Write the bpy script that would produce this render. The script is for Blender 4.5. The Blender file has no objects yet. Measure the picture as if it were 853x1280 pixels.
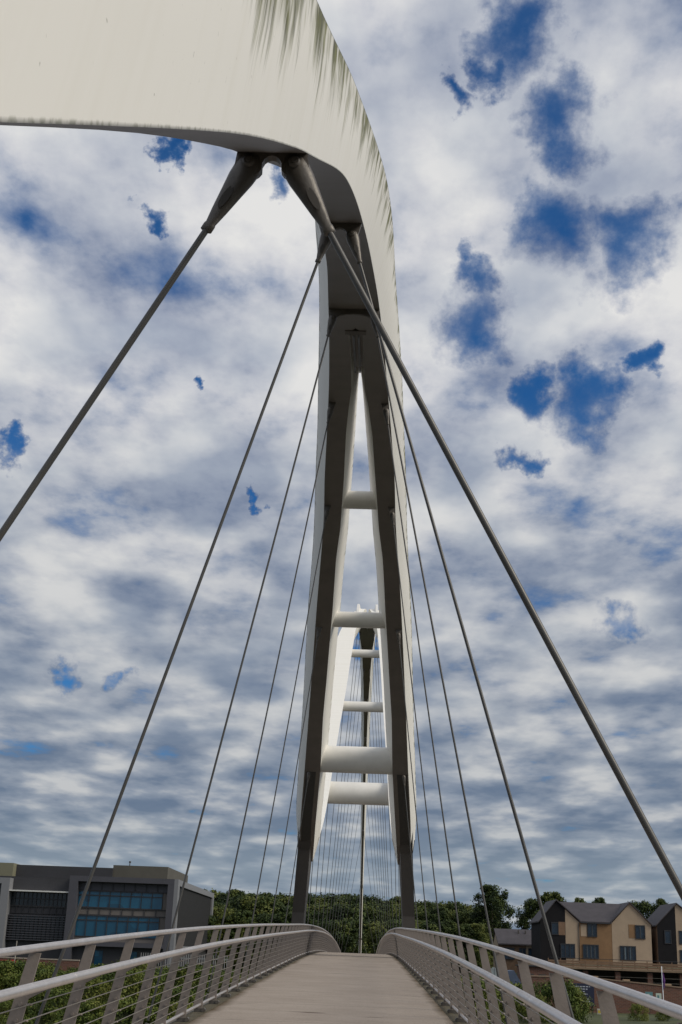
import bpy, bmesh, math, random
from mathutils import Vector, Matrix, noise as mnoise
R = math.radians
random.seed(7)
scene = bpy.context.scene
col = scene.collection

# ------------------------------------------------------------------ measured camera and structure
CXO = -0.487            # bridge centre line; the camera stands a little to its right
HY0, SP = 4.576, 7.5    # first hanger pair and spacing

# ------------------------------------------------------------------ helpers
def interp(pts):
    xs = [p[0] for p in pts]; ys = [p[1] for p in pts]; n = len(xs)
    m = []
    for i in range(n):
        if i == 0: m.append((ys[1]-ys[0])/(xs[1]-xs[0]))
        elif i == n-1: m.append((ys[-1]-ys[-2])/(xs[-1]-xs[-2]))
        else: m.append((ys[i+1]-ys[i-1])/(xs[i+1]-xs[i-1]))
    def f(x):
        if x <= xs[0]: return ys[0]+m[0]*(x-xs[0])
        if x >= xs[-1]: return ys[-1]+m[-1]*(x-xs[-1])
        i = 0
        while xs[i+1] < x: i += 1
        h = xs[i+1]-xs[i]; t = (x-xs[i])/h
        return (2*t**3-3*t*t+1)*ys[i]+(t**3-2*t*t+t)*h*m[i]+(-2*t**3+3*t*t)*ys[i+1]+(t**3-t*t)*h*m[i+1]
    return f
def lin(pts):
    def f(x):
        if x <= pts[0][0]: return pts[0][1]
        for a, b in zip(pts, pts[1:]):
            if x <= b[0]: return a[1]+(b[1]-a[1])*(x-a[0])/(b[0]-a[0])
        return pts[-1][1]
    return f

def tag(o, label=None, cat=None, group=None, kind=None):
    if label: o['label'] = label
    if cat: o['category'] = cat
    if group: o['group'] = group
    if kind: o['kind'] = kind
    return o
def empty(name, loc, label, cat, group=None):
    o = bpy.data.objects.new(name, None); col.objects.link(o); o.location = loc
    o.empty_display_size = .3
    return tag(o, label, cat, group)
def link(name, me, parent=None, world=True):
    o = bpy.data.objects.new(name, me); col.objects.link(o)
    if parent is not None:
        o.parent = parent
        if world:                     # mesh built in world coordinates: undo the parents' offset
            p = Vector((0, 0, 0)); q = parent
            while q is not None: p += Vector(q.location); q = q.parent
            o.location = -p
    return o
class MB:
    def __init__(s): s.v = []; s.f = []; s.mi = []; s.uv = {}; s.sm = []
    def quad(s, a, b, c, d, m=0, sm=False):
        i = len(s.v); s.v += [a, b, c, d]; s.f.append((i, i+1, i+2, i+3)); s.mi.append(m); s.sm.append(sm)
    def poly(s, pts, m=0):
        i = len(s.v); s.v += pts; s.f.append(tuple(range(i, i+len(pts)))); s.mi.append(m); s.sm.append(False)
    def box(s, x0, x1, y0, y1, z0, z1, m=0):
        i = len(s.v)
        s.v += [(x0,y0,z0),(x1,y0,z0),(x1,y1,z0),(x0,y1,z0),(x0,y0,z1),(x1,y0,z1),(x1,y1,z1),(x0,y1,z1)]
        for q in ((0,3,2,1),(4,5,6,7),(0,1,5,4),(1,2,6,5),(2,3,7,6),(3,0,4,7)):
            s.f.append(tuple(i+k for k in q)); s.mi.append(m); s.sm.append(False)
    def prism(s, pts, y0, y1, m=0):   # polygon in XZ extruded along Y
        n = len(pts); i = len(s.v)
        s.v += [(x, y0, z) for x, z in pts] + [(x, y1, z) for x, z in pts]
        s.f.append(tuple(range(i, i+n))); s.f.append(tuple(range(i+2*n-1, i+n-1, -1))); s.mi += [m, m]; s.sm += [False, False]
        for k in range(n):
            s.f.append((i+k, i+n+k, i+n+(k+1) % n, i+(k+1) % n)); s.mi.append(m); s.sm.append(False)
    def tube(s, path, rad, n=10, m=0, caps=True, aspect=1.0, side=None):
        path = [Vector(p) for p in path]; i0 = len(s.v)
        if not hasattr(rad, '__len__'): rad = [rad]*len(path)
        for k, p in enumerate(path):
            t = (path[min(k+1, len(path)-1)]-path[max(k-1, 0)]).normalized()
            a = Vector(side) if side is not None else (Vector((0,0,1)) if abs(t.z) < .9 else Vector((0,1,0)))
            a = (a - t*a.dot(t)).normalized(); b = t.cross(a)
            for j in range(n):
                th = 2*math.pi*j/n
                s.v.append(tuple(p+(a*math.cos(th)*aspect+b*math.sin(th))*rad[k]))
        for k in range(len(path)-1):
            for j in range(n):
                s.f.append((i0+k*n+j, i0+k*n+(j+1) % n, i0+(k+1)*n+(j+1) % n, i0+(k+1)*n+j)); s.mi.append(m); s.sm.append(True)
        if caps:
            s.f.append(tuple(i0+j for j in range(n-1, -1, -1))); s.f.append(tuple(i0+(len(path)-1)*n+j for j in range(n)))
            s.mi += [m, m]; s.sm += [False, False]
    def strip(s, rows, uvs=None, m=0, smooth=True, flip=False):
        i0 = len(s.v); n = len(rows[0])
        for r in rows: s.v += [tuple(p) for p in r]
        if uvs:
            k = i0
            for r in uvs:
                for u in r: s.uv[k] = u; k += 1
        for a in range(len(rows)-1):
            for b in range(n-1):
                q = (i0+a*n+b, i0+a*n+b+1, i0+(a+1)*n+b+1, i0+(a+1)*n+b)
                s.f.append(q[::-1] if flip else q); s.mi.append(m); s.sm.append(smooth)
    def mesh(s, name, mats):
        me = bpy.data.meshes.new(name); me.from_pydata([tuple(v) for v in s.v], [], s.f)
        for mt in (mats if isinstance(mats, (list, tuple)) else [mats]): me.materials.append(mt)
        me.polygons.foreach_set('material_index', s.mi); me.polygons.foreach_set('use_smooth', s.sm)
        if s.uv:
            l = me.uv_layers.new(name='UVMap')
            for lp in me.loops: l.data[lp.index].uv = s.uv.get(lp.vertex_index, (0, .5))
        me.update(); return me
    def build(s, name, mats, parent=None, world=True):
        return link(name, s.mesh(name, mats), parent, world)
def copy_tree(o, parent=None):
    c = o.copy(); col.objects.link(c)
    if parent is not None: c.parent = parent
    for ch in o.children: copy_tree(ch, c)
    return c

# ------------------------------------------------------------------ materials
def mat(name, base, rough=.6, metal=0, vary=.0, vscale=3.0, bump=0., bscale=40., spec=.5, coords='Object', col2=None):
    m = bpy.data.materials.new(name); m.use_nodes = True
    nt = m.node_tree; b = nt.nodes['Principled BSDF']
    b.inputs['Base Color'].default_value = (*base, 1); b.inputs['Roughness'].default_value = rough
    b.inputs['Metallic'].default_value = metal; b.inputs['Specular IOR Level'].default_value = spec
    tc = nt.nodes.new('ShaderNodeTexCoord')
    if vary or col2:
        n = nt.nodes.new('ShaderNodeTexNoise'); n.inputs['Scale'].default_value = vscale; n.inputs['Detail'].default_value = 6; n.inputs['Roughness'].default_value = .65
        nt.links.new(tc.outputs[coords], n.inputs['Vector'])
        r = nt.nodes.new('ShaderNodeValToRGB'); r.color_ramp.elements[0].position = .3; r.color_ramp.elements[1].position = .7
        c1 = tuple(min(1, c*(1-vary)) for c in base); c2 = col2 or tuple(min(1, c*(1+vary)) for c in base)
        r.color_ramp.elements[0].color = (*c1, 1); r.color_ramp.elements[1].color = (*c2, 1)
        nt.links.new(n.outputs['Fac'], r.inputs['Fac']); nt.links.new(r.outputs['Color'], b.inputs['Base Color'])
    if bump:
        n2 = nt.nodes.new('ShaderNodeTexNoise'); n2.inputs['Scale'].default_value = bscale; n2.inputs['Detail'].default_value = 4
        nt.links.new(tc.outputs[coords], n2.inputs['Vector'])
        bp = nt.nodes.new('ShaderNodeBump'); bp.inputs['Strength'].default_value = bump; bp.inputs['Distance'].default_value = .02
        nt.links.new(n2.outputs['Fac'], bp.inputs['Height']); nt.links.new(bp.outputs['Normal'], b.inputs['Normal'])
    return m
def N(nt, t, **k):
    n = nt.nodes.new(t)
    for a, v in k.items(): setattr(n, a, v)
    return n
def mth(nt, op, a, b=None, c=None, clamp=False):
    n = nt.nodes.new('ShaderNodeMath'); n.operation = op; n.use_clamp = clamp
    for i, v in enumerate((a, b, c)):
        if v is None: continue
        if isinstance(v, (int, float)): n.inputs[i].default_value = v
        else: nt.links.new(v, n.inputs[i])
    return n.outputs[0]
def mixc(nt, fac, a, b):
    n = nt.nodes.new('ShaderNodeMix'); n.data_type = 'RGBA'
    for s, v in ((n.inputs['Factor'], fac), (n.inputs['A'], a), (n.inputs['B'], b)):
        if isinstance(v, (int, float)): s.default_value = v
        elif isinstance(v, tuple): s.default_value = (*v, 1)
        else: nt.links.new(v, s)
    return n.outputs['Result']

def paint_material():
    """off-white bridge paint with algae streaks running down from the top edge; UV v = 0 lower edge, 1 top edge"""
    m = bpy.data.materials.new('bridge_paint'); m.use_nodes = True; nt = m.node_tree; b = nt.nodes['Principled BSDF']
    tc = N(nt, 'ShaderNodeTexCoord'); uv = N(nt, 'ShaderNodeSeparateXYZ'); nt.links.new(tc.outputs['UV'], uv.inputs[0])
    ob = N(nt, 'ShaderNodeSeparateXYZ'); geo = N(nt, 'ShaderNodeNewGeometry'); nt.links.new(geo.outputs['Position'], ob.inputs[0])
    def streak(fy, fz, sc, det=5, off=0):
        c = N(nt, 'ShaderNodeCombineXYZ')
        # rain runs down and slightly back along the leaning face
        nt.links.new(mth(nt, 'MULTIPLY', mth(nt, 'SUBTRACT', ob.outputs[1], mth(nt, 'MULTIPLY', ob.outputs[2], .18)), fy), c.inputs[0])
        nt.links.new(mth(nt, 'MULTIPLY', ob.outputs[2], fz), c.inputs[1]); c.inputs[2].default_value = off
        n = N(nt, 'ShaderNodeTexNoise'); n.inputs['Scale'].default_value = sc; n.inputs['Detail'].default_value = det; n.inputs['Roughness'].default_value = .7
        nt.links.new(c.outputs[0], n.inputs['Vector']); return n.outputs['Fac']
    big = streak(1.7, .15, 1.0, 4, 3.1)
    fine = streak(19, .8, 1.0, 9, 0)
    v = uv.outputs[1]
    # length of the run: reaches down from the top edge by 'big'
    near = mth(nt, 'SUBTRACT', 1.0, mth(nt, 'MULTIPLY', mth(nt, 'SUBTRACT', ob.outputs[1], 13.0), .10), clamp=True)   # dirtiest on the steep near leg
    reach = mth(nt, 'MULTIPLY', mth(nt, 'MULTIPLY', mth(nt, 'SUBTRACT', big, .36), 4.6, clamp=True), mth(nt, 'ADD', mth(nt, 'MULTIPLY', near, .62), .27))
    d = mth(nt, 'SUBTRACT', 1.0, v)
    inner = mth(nt, 'SUBTRACT', 1.0, mth(nt, 'DIVIDE', d, mth(nt, 'ADD', reach, .02)), clamp=True)
    fs = mth(nt, 'SUBTRACT', mth(nt, 'ADD', fine, mth(nt, 'MULTIPLY', inner, .42)), .60)
    mask = mth(nt, 'MULTIPLY', mth(nt, 'MULTIPLY', fs, 5.0, clamp=True), mth(nt, 'MULTIPLY', inner, 3.0, clamp=True))
    patch = streak(2.6, 1.1, 1.0, 3, 17.0)
    mask = mth(nt, 'MULTIPLY', mask, mth(nt, 'ADD', .12, mth(nt, 'MULTIPLY', mth(nt, 'SUBTRACT', patch, .43), 7, clamp=True), clamp=True))
    edge = mth(nt, 'MAXIMUM', mth(nt, 'SUBTRACT', 1.0, mth(nt, 'MULTIPLY', d, 70), clamp=True), mth(nt, 'SUBTRACT', 1.0, mth(nt, 'MULTIPLY', v, 90), clamp=True))
    lo = N(nt, 'ShaderNodeTexNoise'); lo.inputs['Scale'].default_value = 9; lo.inputs['Detail'].default_value = 6; nt.links.new(geo.outputs['Position'], lo.inputs['Vector'])
    lo2 = N(nt, 'ShaderNodeTexNoise'); lo2.inputs['Scale'].default_value = 42; lo2.inputs['Detail'].default_value = 6; nt.links.new(geo.outputs['Position'], lo2.inputs['Vector'])
    lowm = mth(nt, 'MULTIPLY', mth(nt, 'SUBTRACT', 1.0, mth(nt, 'MULTIPLY', v, 70), clamp=True), mth(nt, 'MULTIPLY', mth(nt, 'SUBTRACT', lo2.outputs['Fac'], .47), 8, clamp=True))
    # pale weathering
    w = streak(5, .25, 1.0, 4, 9.0)
    base = mixc(nt, mth(nt, 'MULTIPLY', mth(nt, 'SUBTRACT', w, .45), 2.2, clamp=True), (.80, .785, .74), (.73, .71, .645))
    blot = N(nt, 'ShaderNodeTexNoise'); blot.inputs['Scale'].default_value = 55; blot.inputs['Detail'].default_value = 2; nt.links.new(geo.outputs['Position'], blot.inputs['Vector'])
    spots = mth(nt, 'MULTIPLY', mth(nt, 'SUBTRACT', blot.outputs['Fac'], .735), 18, clamp=True)
    base = mixc(nt, mth(nt, 'MULTIPLY', spots, .5), base, (.12, .11, .07))
    g = mixc(nt, mth(nt, 'MULTIPLY', mth(nt, 'SUBTRACT', lo.outputs['Fac'], .3), 2.2, clamp=True), (.18, .18, .03), (.05, .046, .016))
    c = mixc(nt, mask, base, g)
    c = mixc(nt, mth(nt, 'MULTIPLY', lowm, .75), c, (.13, .14, .06))
    c = mixc(nt, mth(nt, 'MULTIPLY', edge, .8), c, (.07, .07, .06))
    nt.links.new(c, b.inputs['Base Color']); b.inputs['Roughness'].default_value = .55; b.inputs['Specular IOR Level'].default_value = .35
    return m
PAINT = paint_material()
SOFFIT = mat('soffit_paint_shaded', (.17, .145, .125), .6, vary=.12, vscale=1.2)  # bridge paint darkened: the shade of the underside is put into this colour
GUS = mat('gusset_steel', (.10, .088, .078), .5, vary=.25, vscale=6, bump=.2)
CAST = mat('cast_steel', (.10, .09, .08), .45, metal=.3, vary=.25, vscale=9, bump=.1, bscale=40)
CABLE = mat('hanger_steel', (.085, .083, .08), .42, metal=.3, vary=.15, vscale=4)
RAIL = mat('handrail_steel', (.62, .58, .56), .33, metal=.7, vary=.12, vscale=5, bump=.05, bscale=30)
POST = mat('post_steel', (.215, .185, .165), .5, metal=.2, vary=.15, vscale=5, bump=.1)
DARK = mat('dark_parts_and_shade', (.06, .055, .05), .8)  # plain dark parts, also flat patches that paint the shade of recesses
WIRE = mat('wire_steel', (.24, .22, .19), .5, metal=.5)

# ------------------------------------------------------------------ deck profile
deck_z = interp([(-14,-2.35),(-6,-1.92),(0,-1.628),(5,-1.416),(10,-1.231),(15,-1.071),(20,-.932),(30,-.699),(40,-.497),(50,-.30),(60,-.16),(72,-.08),(85,-.12),(97,-.28),(110,-.62),(125,-1.2),(140,-1.95),(155,-2.85),(172,-4.0),(190,-5.2)])
YS = [-14+i*1.25 for i in range(0, int(204/1.25)+1)]

def deck():
    t = empty('bridge_deck', (CXO, 60, deck_z(60)), 'long grey concrete footbridge deck rising to a crest between the railings', 'bridge deck')
    b = MB(); c = CXO
    b.strip([[(c-1.83+3.66*k/6, y, deck_z(y)) for k in range(7)] for y in YS], flip=False, smooth=True)
    m = bpy.data.materials.new('deck_concrete'); m.use_nodes = True; nt = m.node_tree; bs = nt.nodes['Principled BSDF']
    geo = N(nt, 'ShaderNodeNewGeometry'); mp = N(nt, 'ShaderNodeMapping'); mp.inputs['Scale'].default_value = (.9, 1.7, 1); nt.links.new(geo.outputs['Position'], mp.inputs[0])
    n1 = N(nt, 'ShaderNodeTexNoise'); n1.inputs['Scale'].default_value = 1.1; n1.inputs['Detail'].default_value = 6; n1.inputs['Roughness'].default_value = .6; nt.links.new(mp.outputs[0], n1.inputs['Vector'])
    n2 = N(nt, 'ShaderNodeTexNoise'); n2.inputs['Scale'].default_value = .6; n2.inputs['Detail'].default_value = 8; n2.inputs['Roughness'].default_value = .7; nt.links.new(geo.outputs['Position'], n2.inputs['Vector'])
    n3 = N(nt, 'ShaderNodeTexNoise'); n3.inputs['Scale'].default_value = 60; n3.inputs['Detail'].default_value = 3; nt.links.new(geo.outputs['Position'], n3.inputs['Vector'])
    r = N(nt, 'ShaderNodeValToRGB'); e = r.color_ramp.elements; e[0].position = .33; e[0].color = (.265, .228, .198, 1); e[1].position = .66; e[1].color = (.35, .308, .272, 1)
    nt.links.new(mth(nt, 'ADD', mth(nt, 'MULTIPLY', n1.outputs['Fac'], .45), mth(nt, 'MULTIPLY', n2.outputs['Fac'], .55)), r.inputs['Fac'])
    sp = N(nt, 'ShaderNodeSeparateXYZ'); nt.links.new(geo.outputs['Position'], sp.inputs[0])
    edge = mth(nt, 'ABSOLUTE', mth(nt, 'ADD', sp.outputs[0], -CXO))
    em = mth(nt, 'MULTIPLY', mth(nt, 'SUBTRACT', mth(nt, 'ADD', edge, mth(nt, 'MULTIPLY', n2.outputs['Fac'], .5)), 1.93), 5, clamp=True)
    cc = mixc(nt, em, r.outputs['Color'], (.085, .065, .042))
    st = N(nt, 'ShaderNodeTexNoise'); st.inputs['Scale'].default_value = .9; st.inputs['Detail'].default_value = 5; mp2 = N(nt, 'ShaderNodeMapping'); mp2.inputs['Scale'].default_value = (.7, 2.2, 1); mp2.inputs['Location'].default_value = (3, 8, 0); nt.links.new(geo.outputs['Position'], mp2.inputs[0]); nt.links.new(mp2.outputs[0], st.inputs['Vector'])
    cc = mixc(nt, mth(nt, 'MULTIPLY', mth(nt, 'SUBTRACT', st.outputs['Fac'], .67), 9, clamp=True), cc, (.09, .07, .06))
    # transverse panel joints every 7.5 m
    j = mth(nt, 'ABSOLUTE', mth(nt, 'SUBTRACT', mth(nt, 'FRACT', mth(nt, 'DIVIDE', mth(nt, 'ADD', sp.outputs[1], 100-HY0+3.75), 3.75)), .5))
    cc = mixc(nt, mth(nt, 'MULTIPLY', mth(nt, 'LESS_THAN', j, .004), .55), cc, (.05, .045, .04))
    gr = N(nt, 'ShaderNodeTexNoise'); gr.inputs['Scale'].default_value = 28; gr.inputs['Detail'].default_value = 5; nt.links.new(geo.outputs['Position'], gr.inputs['Vector'])
    cc = mixc(nt, mth(nt, 'MULTIPLY', mth(nt, 'SUBTRACT', gr.outputs['Fac'], .5), 1.6, clamp=True), cc, (.15, .125, .105))
    cc = mixc(nt, mth(nt, 'MULTIPLY', mth(nt, 'SUBTRACT', gr.outputs['Fac'], .70), 20, clamp=True), cc, (.06, .05, .04))
    nt.links.new(cc, bs.inputs['Base Color']); bs.inputs['Roughness'].default_value = 1; bs.inputs['Specular IOR Level'].default_value = 0
    bp = N(nt, 'ShaderNodeBump'); bp.inputs['Strength'].default_value = .25; bp.inputs['Distance'].default_value = .01
    nt.links.new(mth(nt, 'ADD', n3.outputs['Fac'], mth(nt, 'MULTIPLY', n1.outputs['Fac'], 2)), bp.inputs['Height']); nt.links.new(bp.outputs['Normal'], bs.inputs['Normal'])
    b.build('walking_surface', m, t)
    conc = mat('deck_concrete_side', (.2, .185, .17), .85, vary=.2, vscale=2)
    dirt = mat('edge_dirt', (.06, .047, .03), .95, vary=.4, vscale=7, bump=.6, bscale=25, col2=(.105, .09, .05))
    b = MB()
    for s in (-1, 1):
        b.strip([[(c+s*1.832, y, deck_z(y)-.001), (c+s*1.838, y, deck_z(y)-.035), (c+s*1.95, y, deck_z(y)-.03), (c+s*2.12, y, deck_z(y)-.035)] for y in YS], flip=s > 0, smooth=False)
    b.build('drainage_strip', dirt, t)
    b = MB()
    prof = [(2.12, -.036), (2.15, -.036), (2.15, -.13), (1.7, -.33), (-1.7, -.33), (-2.15, -.13), (-2.15, -.036), (-2.12, -.036)]
    b.strip([[(c+x, y, deck_z(y)+z) for x, z in prof] for y in YS], flip=True, smooth=False)
    b.build('slab', conc, t)
    for s in (-1, 1):
        b = MB(); b.tube([(c+s*2.32, y, deck_z(y)-.24) for y in YS[::2]], .055, 10); b.build('edge_tube', RAIL, t)
    for i in range(22):                                   # brackets that carry the hangers
        y = HY0+SP*i
        if i in (7,) : continue
        for s in (-1, 1):
            b = MB(); z = deck_z(y)
            b.prism([(c+s*1.6, z-.13), (c+s*2.76, z-.44), (c+s*2.76, z-.55), (c+s*1.6, z-.5)][::s], y-.05, y+.05)
            b.build('hanger_bracket', POST, t)
deck()

# ------------------------------------------------------------------ railings
def railing(s):
    side = 'left' if s < 0 else 'right'
    c = CXO
    t = empty('railing', (c+s*2.0, 60, deck_z(60)), f'steel railing of leaning posts and two tubes along the {side} deck edge', 'railing', 'bridge railings')
    ys = [y for y in YS if y <= 178]
    b = MB(); b.tube([(c+s*1.81, y, deck_z(y)+1.2) for y in ys], .028, 12); b.build('top_rail', RAIL, t)
    b = MB(); b.tube([(c+s*1.637, y, deck_z(y)+.986) for y in ys], .034, 12)
    k = 0
    for y in ys[1::3]:                                    # sleeve joints of the tube sections
        p = [(c+s*1.637, y+d, deck_z(y+d)+.986) for d in (0, .02)]; b.tube(p, .0355, 12)
    b.build('hand_rail', RAIL, t)
    b = MB(); b.tube([(c+s*1.99, y, deck_z(y)+.075) for y in ys], .022, 8); b.build('foot_rail', RAIL, t)
    for j in range(7):
        h = .2+j*.105; x = 2.03-.2*(h/1.17)-.075
        b = MB(); b.tube([(c+s*x, y, deck_z(y)+h) for y in ys], .0045, 6, caps=False); b.build('wire', WIRE, t)
    # one post, in its own coordinates
    b = MB()
    def cen(h): return -(.215*(h/1.17)**1.15)            # inward lean (towards the deck)
    pts = []; hs = [0, .06, .14, .35, .6, .85, 1.05, 1.168]
    wf = lambda h: .075 if h < .08 else .066-.026*(h/1.17)
    outer = [(s*(2.03+cen(h)+wf(h)), h) for h in hs]; inner = [(s*(2.03+cen(h)-wf(h)), h) for h in hs]
    ring = outer+inner[::-1]
    b.prism(ring if s > 0 else ring[::-1], -.014, .014)
    for j in range(7):
        h = .2+j*.105; x = s*(2.03-.2*(h/1.17)-.012)
        b.tube([(x, -.03, h), (x, -.012, h)], .014, 8)
        b.tube([(s*(2.03-.2*(h/1.17)-.06), -.02, h), (s*(2.03-.2*(h/1.17)-.095), -.02, h)], .008, 6)
    b.prism([(s*1.66, .955), (s*1.66, .975), (s*1.86, .9), (s*1.86, .85)][::-s], -.010, .010)   # arm to the hand rail
    me = b.mesh('post', POST)
    f = MB(); f.box(s*2.0-.07 , s*2.0+.07, -.05, .05, -.034, .02); f.tube([(s*1.93, -.07, .0), (s*1.93, .07, .0)], .03, 8)
    fm = f.mesh('foot_plate', CAST)
    for i in range(-7, 90):
        y = 9.3+1.875*i
        if y > 177: break
        o = link('post', me, t, False); o.location = (c-t.location.x, y-t.location.y, deck_z(y)-t.location.z)
        p = link('foot_plate', fm, o, False)
railing(-1); railing(1)

# ------------------------------------------------------------------ arches
def arch_mesh(t, Y0, Y1, step, zb, wb, wt, wi, wti, D, fI, slit0, slit1, cx):
    """two tapering box ribs that grow out of one; fI = how far the inner faces reach up"""
    n = int(round((Y1-Y0)/step)); Yl = [Y0+(Y1-Y0)*i/n for i in range(n+1)]
    st = []
    for y in Yl:
        dz = (zb(y+.05)-zb(y-.05))/.1; L = math.hypot(1, dz); ny, nz = -dz/L, 1/L; d = D(y)
        st.append(dict(y=y, z=zb(y), ty=y+ny*d, tz=zb(y)+nz*d, iy=y+ny*d*fI(y), iz=zb(y)+nz*d*fI(y), wb=wb(y), wt=wt(y), wi=wi(y), wti=wti(y), c=cx(y)))
    b = MB(); sof = MB()
    for s in (-1, 1):
        fl = s < 0
        # outer face, curved a little across its width
        rows, uvs = [], []
        for q in st:
            r, u = [], []
            for k in range(5):
                a = k/4; bul = .03*math.sin(math.pi*a)*min(1, q['wb']*2)
                r.append((q['c']+s*(q['wb']+(q['wt']-q['wb'])*a+bul), q['y']+(q['ty']-q['y'])*a, q['z']+(q['tz']-q['z'])*a)); u.append((q['y'], a))
            rows.append(r); uvs.append(u)
        b.strip(rows, uvs, flip=not fl)
        # extrados
        b.strip([[(q['c']+s*q['wt'], q['ty'], q['tz']), (q['c']+s*q['wti'], q['ty'], q['tz'])] for q in st], [[(q['y'], .5), (q['y'], .5)] for q in st], flip=not fl)
        # intrados
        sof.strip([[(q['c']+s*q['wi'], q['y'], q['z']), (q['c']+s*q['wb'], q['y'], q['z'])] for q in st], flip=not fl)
        # inner face
        q2 = [q for q in st if slit0 <= q['y'] <= slit1]
        if len(q2) > 1:
            b.strip([[(q['c']+s*q['wti'] if q['wti'] > 0 else q['c']+s*max(0, q['wi']*(1-fI(q['y']))), q['iy'], q['iz']), (q['c']+s*q['wi'], q['y'], q['z'])] for q in q2],
                    [[(q['y'], .9), (q['y'], .1)] for q in q2], flip=not fl)
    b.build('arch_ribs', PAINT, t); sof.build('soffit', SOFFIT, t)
    return st

# ---- near arch
zb1 = interp([(-2.6,-1.94),(0,0.0),(1.03,.755),(1.9,1.385),(2.64,1.912),(3.5,2.505),(4.55,3.21),(8.2,5.55),(12.08,7.62),(16,9.4),(19.6,10.62),(23.3,11.6),(27.1,12.2),(31,12.42),(34.6,12.28),(38.4,11.62),(42.1,10.48),(45.9,8.82),(49.6,6.68),(53,4.85),(57.1,3.67)])
wb1 = interp([(-2.6,.12),(0,.13),(4.5,.15),(12,.25),(16,.33),(19,.43),(21.5,.51),(25.8,.66),(29.2,.81),(32.6,.97),(36,1.1),(40.9,1.42),(45,1.69),(49.3,2.0),(53,2.27),(57.1,2.4)])
wt1 = interp([(-2.6,.15),(2,.17),(4.7,.2),(8,.25),(10,.31),(12,.39),(15,.51),(18,.63),(21,.72),(23.5,.82),(28.5,1.05),(31.7,1.19),(34.8,1.35),(37.8,1.49),(39.7,1.61),(42.5,1.82),(46.4,2.06),(48.5,2.2),(51,2.38),(54,2.54),(57.1,2.58)])
wi1 = lin([(21.45,0),(21.5,.13),(24,.13),(26,.15),(27.5,.24),(29.3,.33),(32.7,.44),(36,.58),(38,.74),(40.9,.88),(45,1.14),(47,1.29),(49.5,1.4),(53,1.65),(57.1,1.87)])
wti1 = lin([(27.2,0),(28.5,.05),(31.5,.14),(34.8,.26),(38,.4),(40,.54),(42.5,.68),(47,1.0),(50,1.2),(54,1.45),(57.1,1.6)])
D1 = interp([(-2.6,.5),(4.7,.58),(8,.66),(12,.82),(16,1.0),(25,1.02),(57.1,1.1)])
fI1 = lin([(21.5,.06),(24,.14),(26,.5),(27.2,1),(60,1)])
T1 = empty('bridge_arch', (CXO, -2.6, -1.95), 'white painted near arch with green streaks that splits into two ribs', 'arch', 'bridge arches')
arch_mesh(T1, -2.6, 57.1, .35, zb1, wb1, wt1, wi1, wti1, D1, fI1, 21.6, 57.2, lambda y: CXO)
# ceiling of the notch where the two ribs part, with its two ridges
b = MB(); rr = []
for i in range(12):
    y = 21.5+i*.52; dz = (zb1(y+.05)-zb1(y-.05))/.1; L = math.hypot(1, dz); d = D1(y)*fI1(y)-.004
    w = max(.001, wi1(y)*(1-fI1(y))); w = min(w, wi1(y)); rr.append([(CXO-w, y-dz/L*d, zb1(y)+d/L), (CXO+w, y-dz/L*d, zb1(y)+d/L)])
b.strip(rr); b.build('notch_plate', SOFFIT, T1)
b = MB()
for x in (-.05, .05):
    b.tube([(CXO+x, 21.6+i*.4, zb1(21.6+i*.4)+.01+.002*i) for i in range(9)], .02, 6)
b.box(CXO-.2, CXO+.2, 21.35, 21.5, zb1(21.4)-.03, zb1(21.4)+.05)
b.build('notch_ridge', GUS, T1)
def cross_tube(t, y, z, hw, r, ylab=None, c=CXO):
    b = MB(); b.tube([(c-hw, y, z), (c-hw+.05, y, z), (c+hw-.05, y, z), (c+hw, y, z)], r, 32)
    return b.build('cross_tube', PAINT2, t)
PAINT2 = mat('tube_paint', (.70, .685, .65), .5, vary=.07, vscale=1.5)
cross_tube(T1, 35.1, 12.67, .52, .27)
cross_tube(T1, 42.4, 10.88, .93, .275)
cross_tube(T1, 49.9, 7.13, 1.40, .52)
# bearing leg of each rib down to the river pier
for s in (-1, 1):
    b = MB()
    def ring(y0, y1, x0, x1, z): return [(CXO+s*x0, y0, z), (CXO+s*x1, y0, z), (CXO+s*x1, y1, z), (CXO+s*x0, y1, z)]
    rows = [ring(53.6, 57.6, 1.85, 2.38, 5.1), ring(55.0, 57.7, 1.92, 2.44, 4.0), ring(56.3, 58.0, 2.10, 2.62, 1.5), ring(56.7, 58.2, 2.20, 2.75, -1.0), ring(56.9, 58.3, 2.3, 2.85, -11)]
    b.strip([r+[r[0]] for r in rows], smooth=False, flip=s < 0)
    b.build('pier_leg', mat('leg_paint_shaded', (.075, .067, .06), .6, vary=.1, vscale=1), T1)  # backlit darkness of the leg is painted into its colour
    b = MB()   # dark slot: flat strip painting the shade of a recess round the last hanger
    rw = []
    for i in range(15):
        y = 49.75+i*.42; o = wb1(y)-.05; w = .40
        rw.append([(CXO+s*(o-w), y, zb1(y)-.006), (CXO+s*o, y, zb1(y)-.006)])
    b.strip(rw, flip=s < 0); b.build('slot_shade', DARK, T1)

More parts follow.
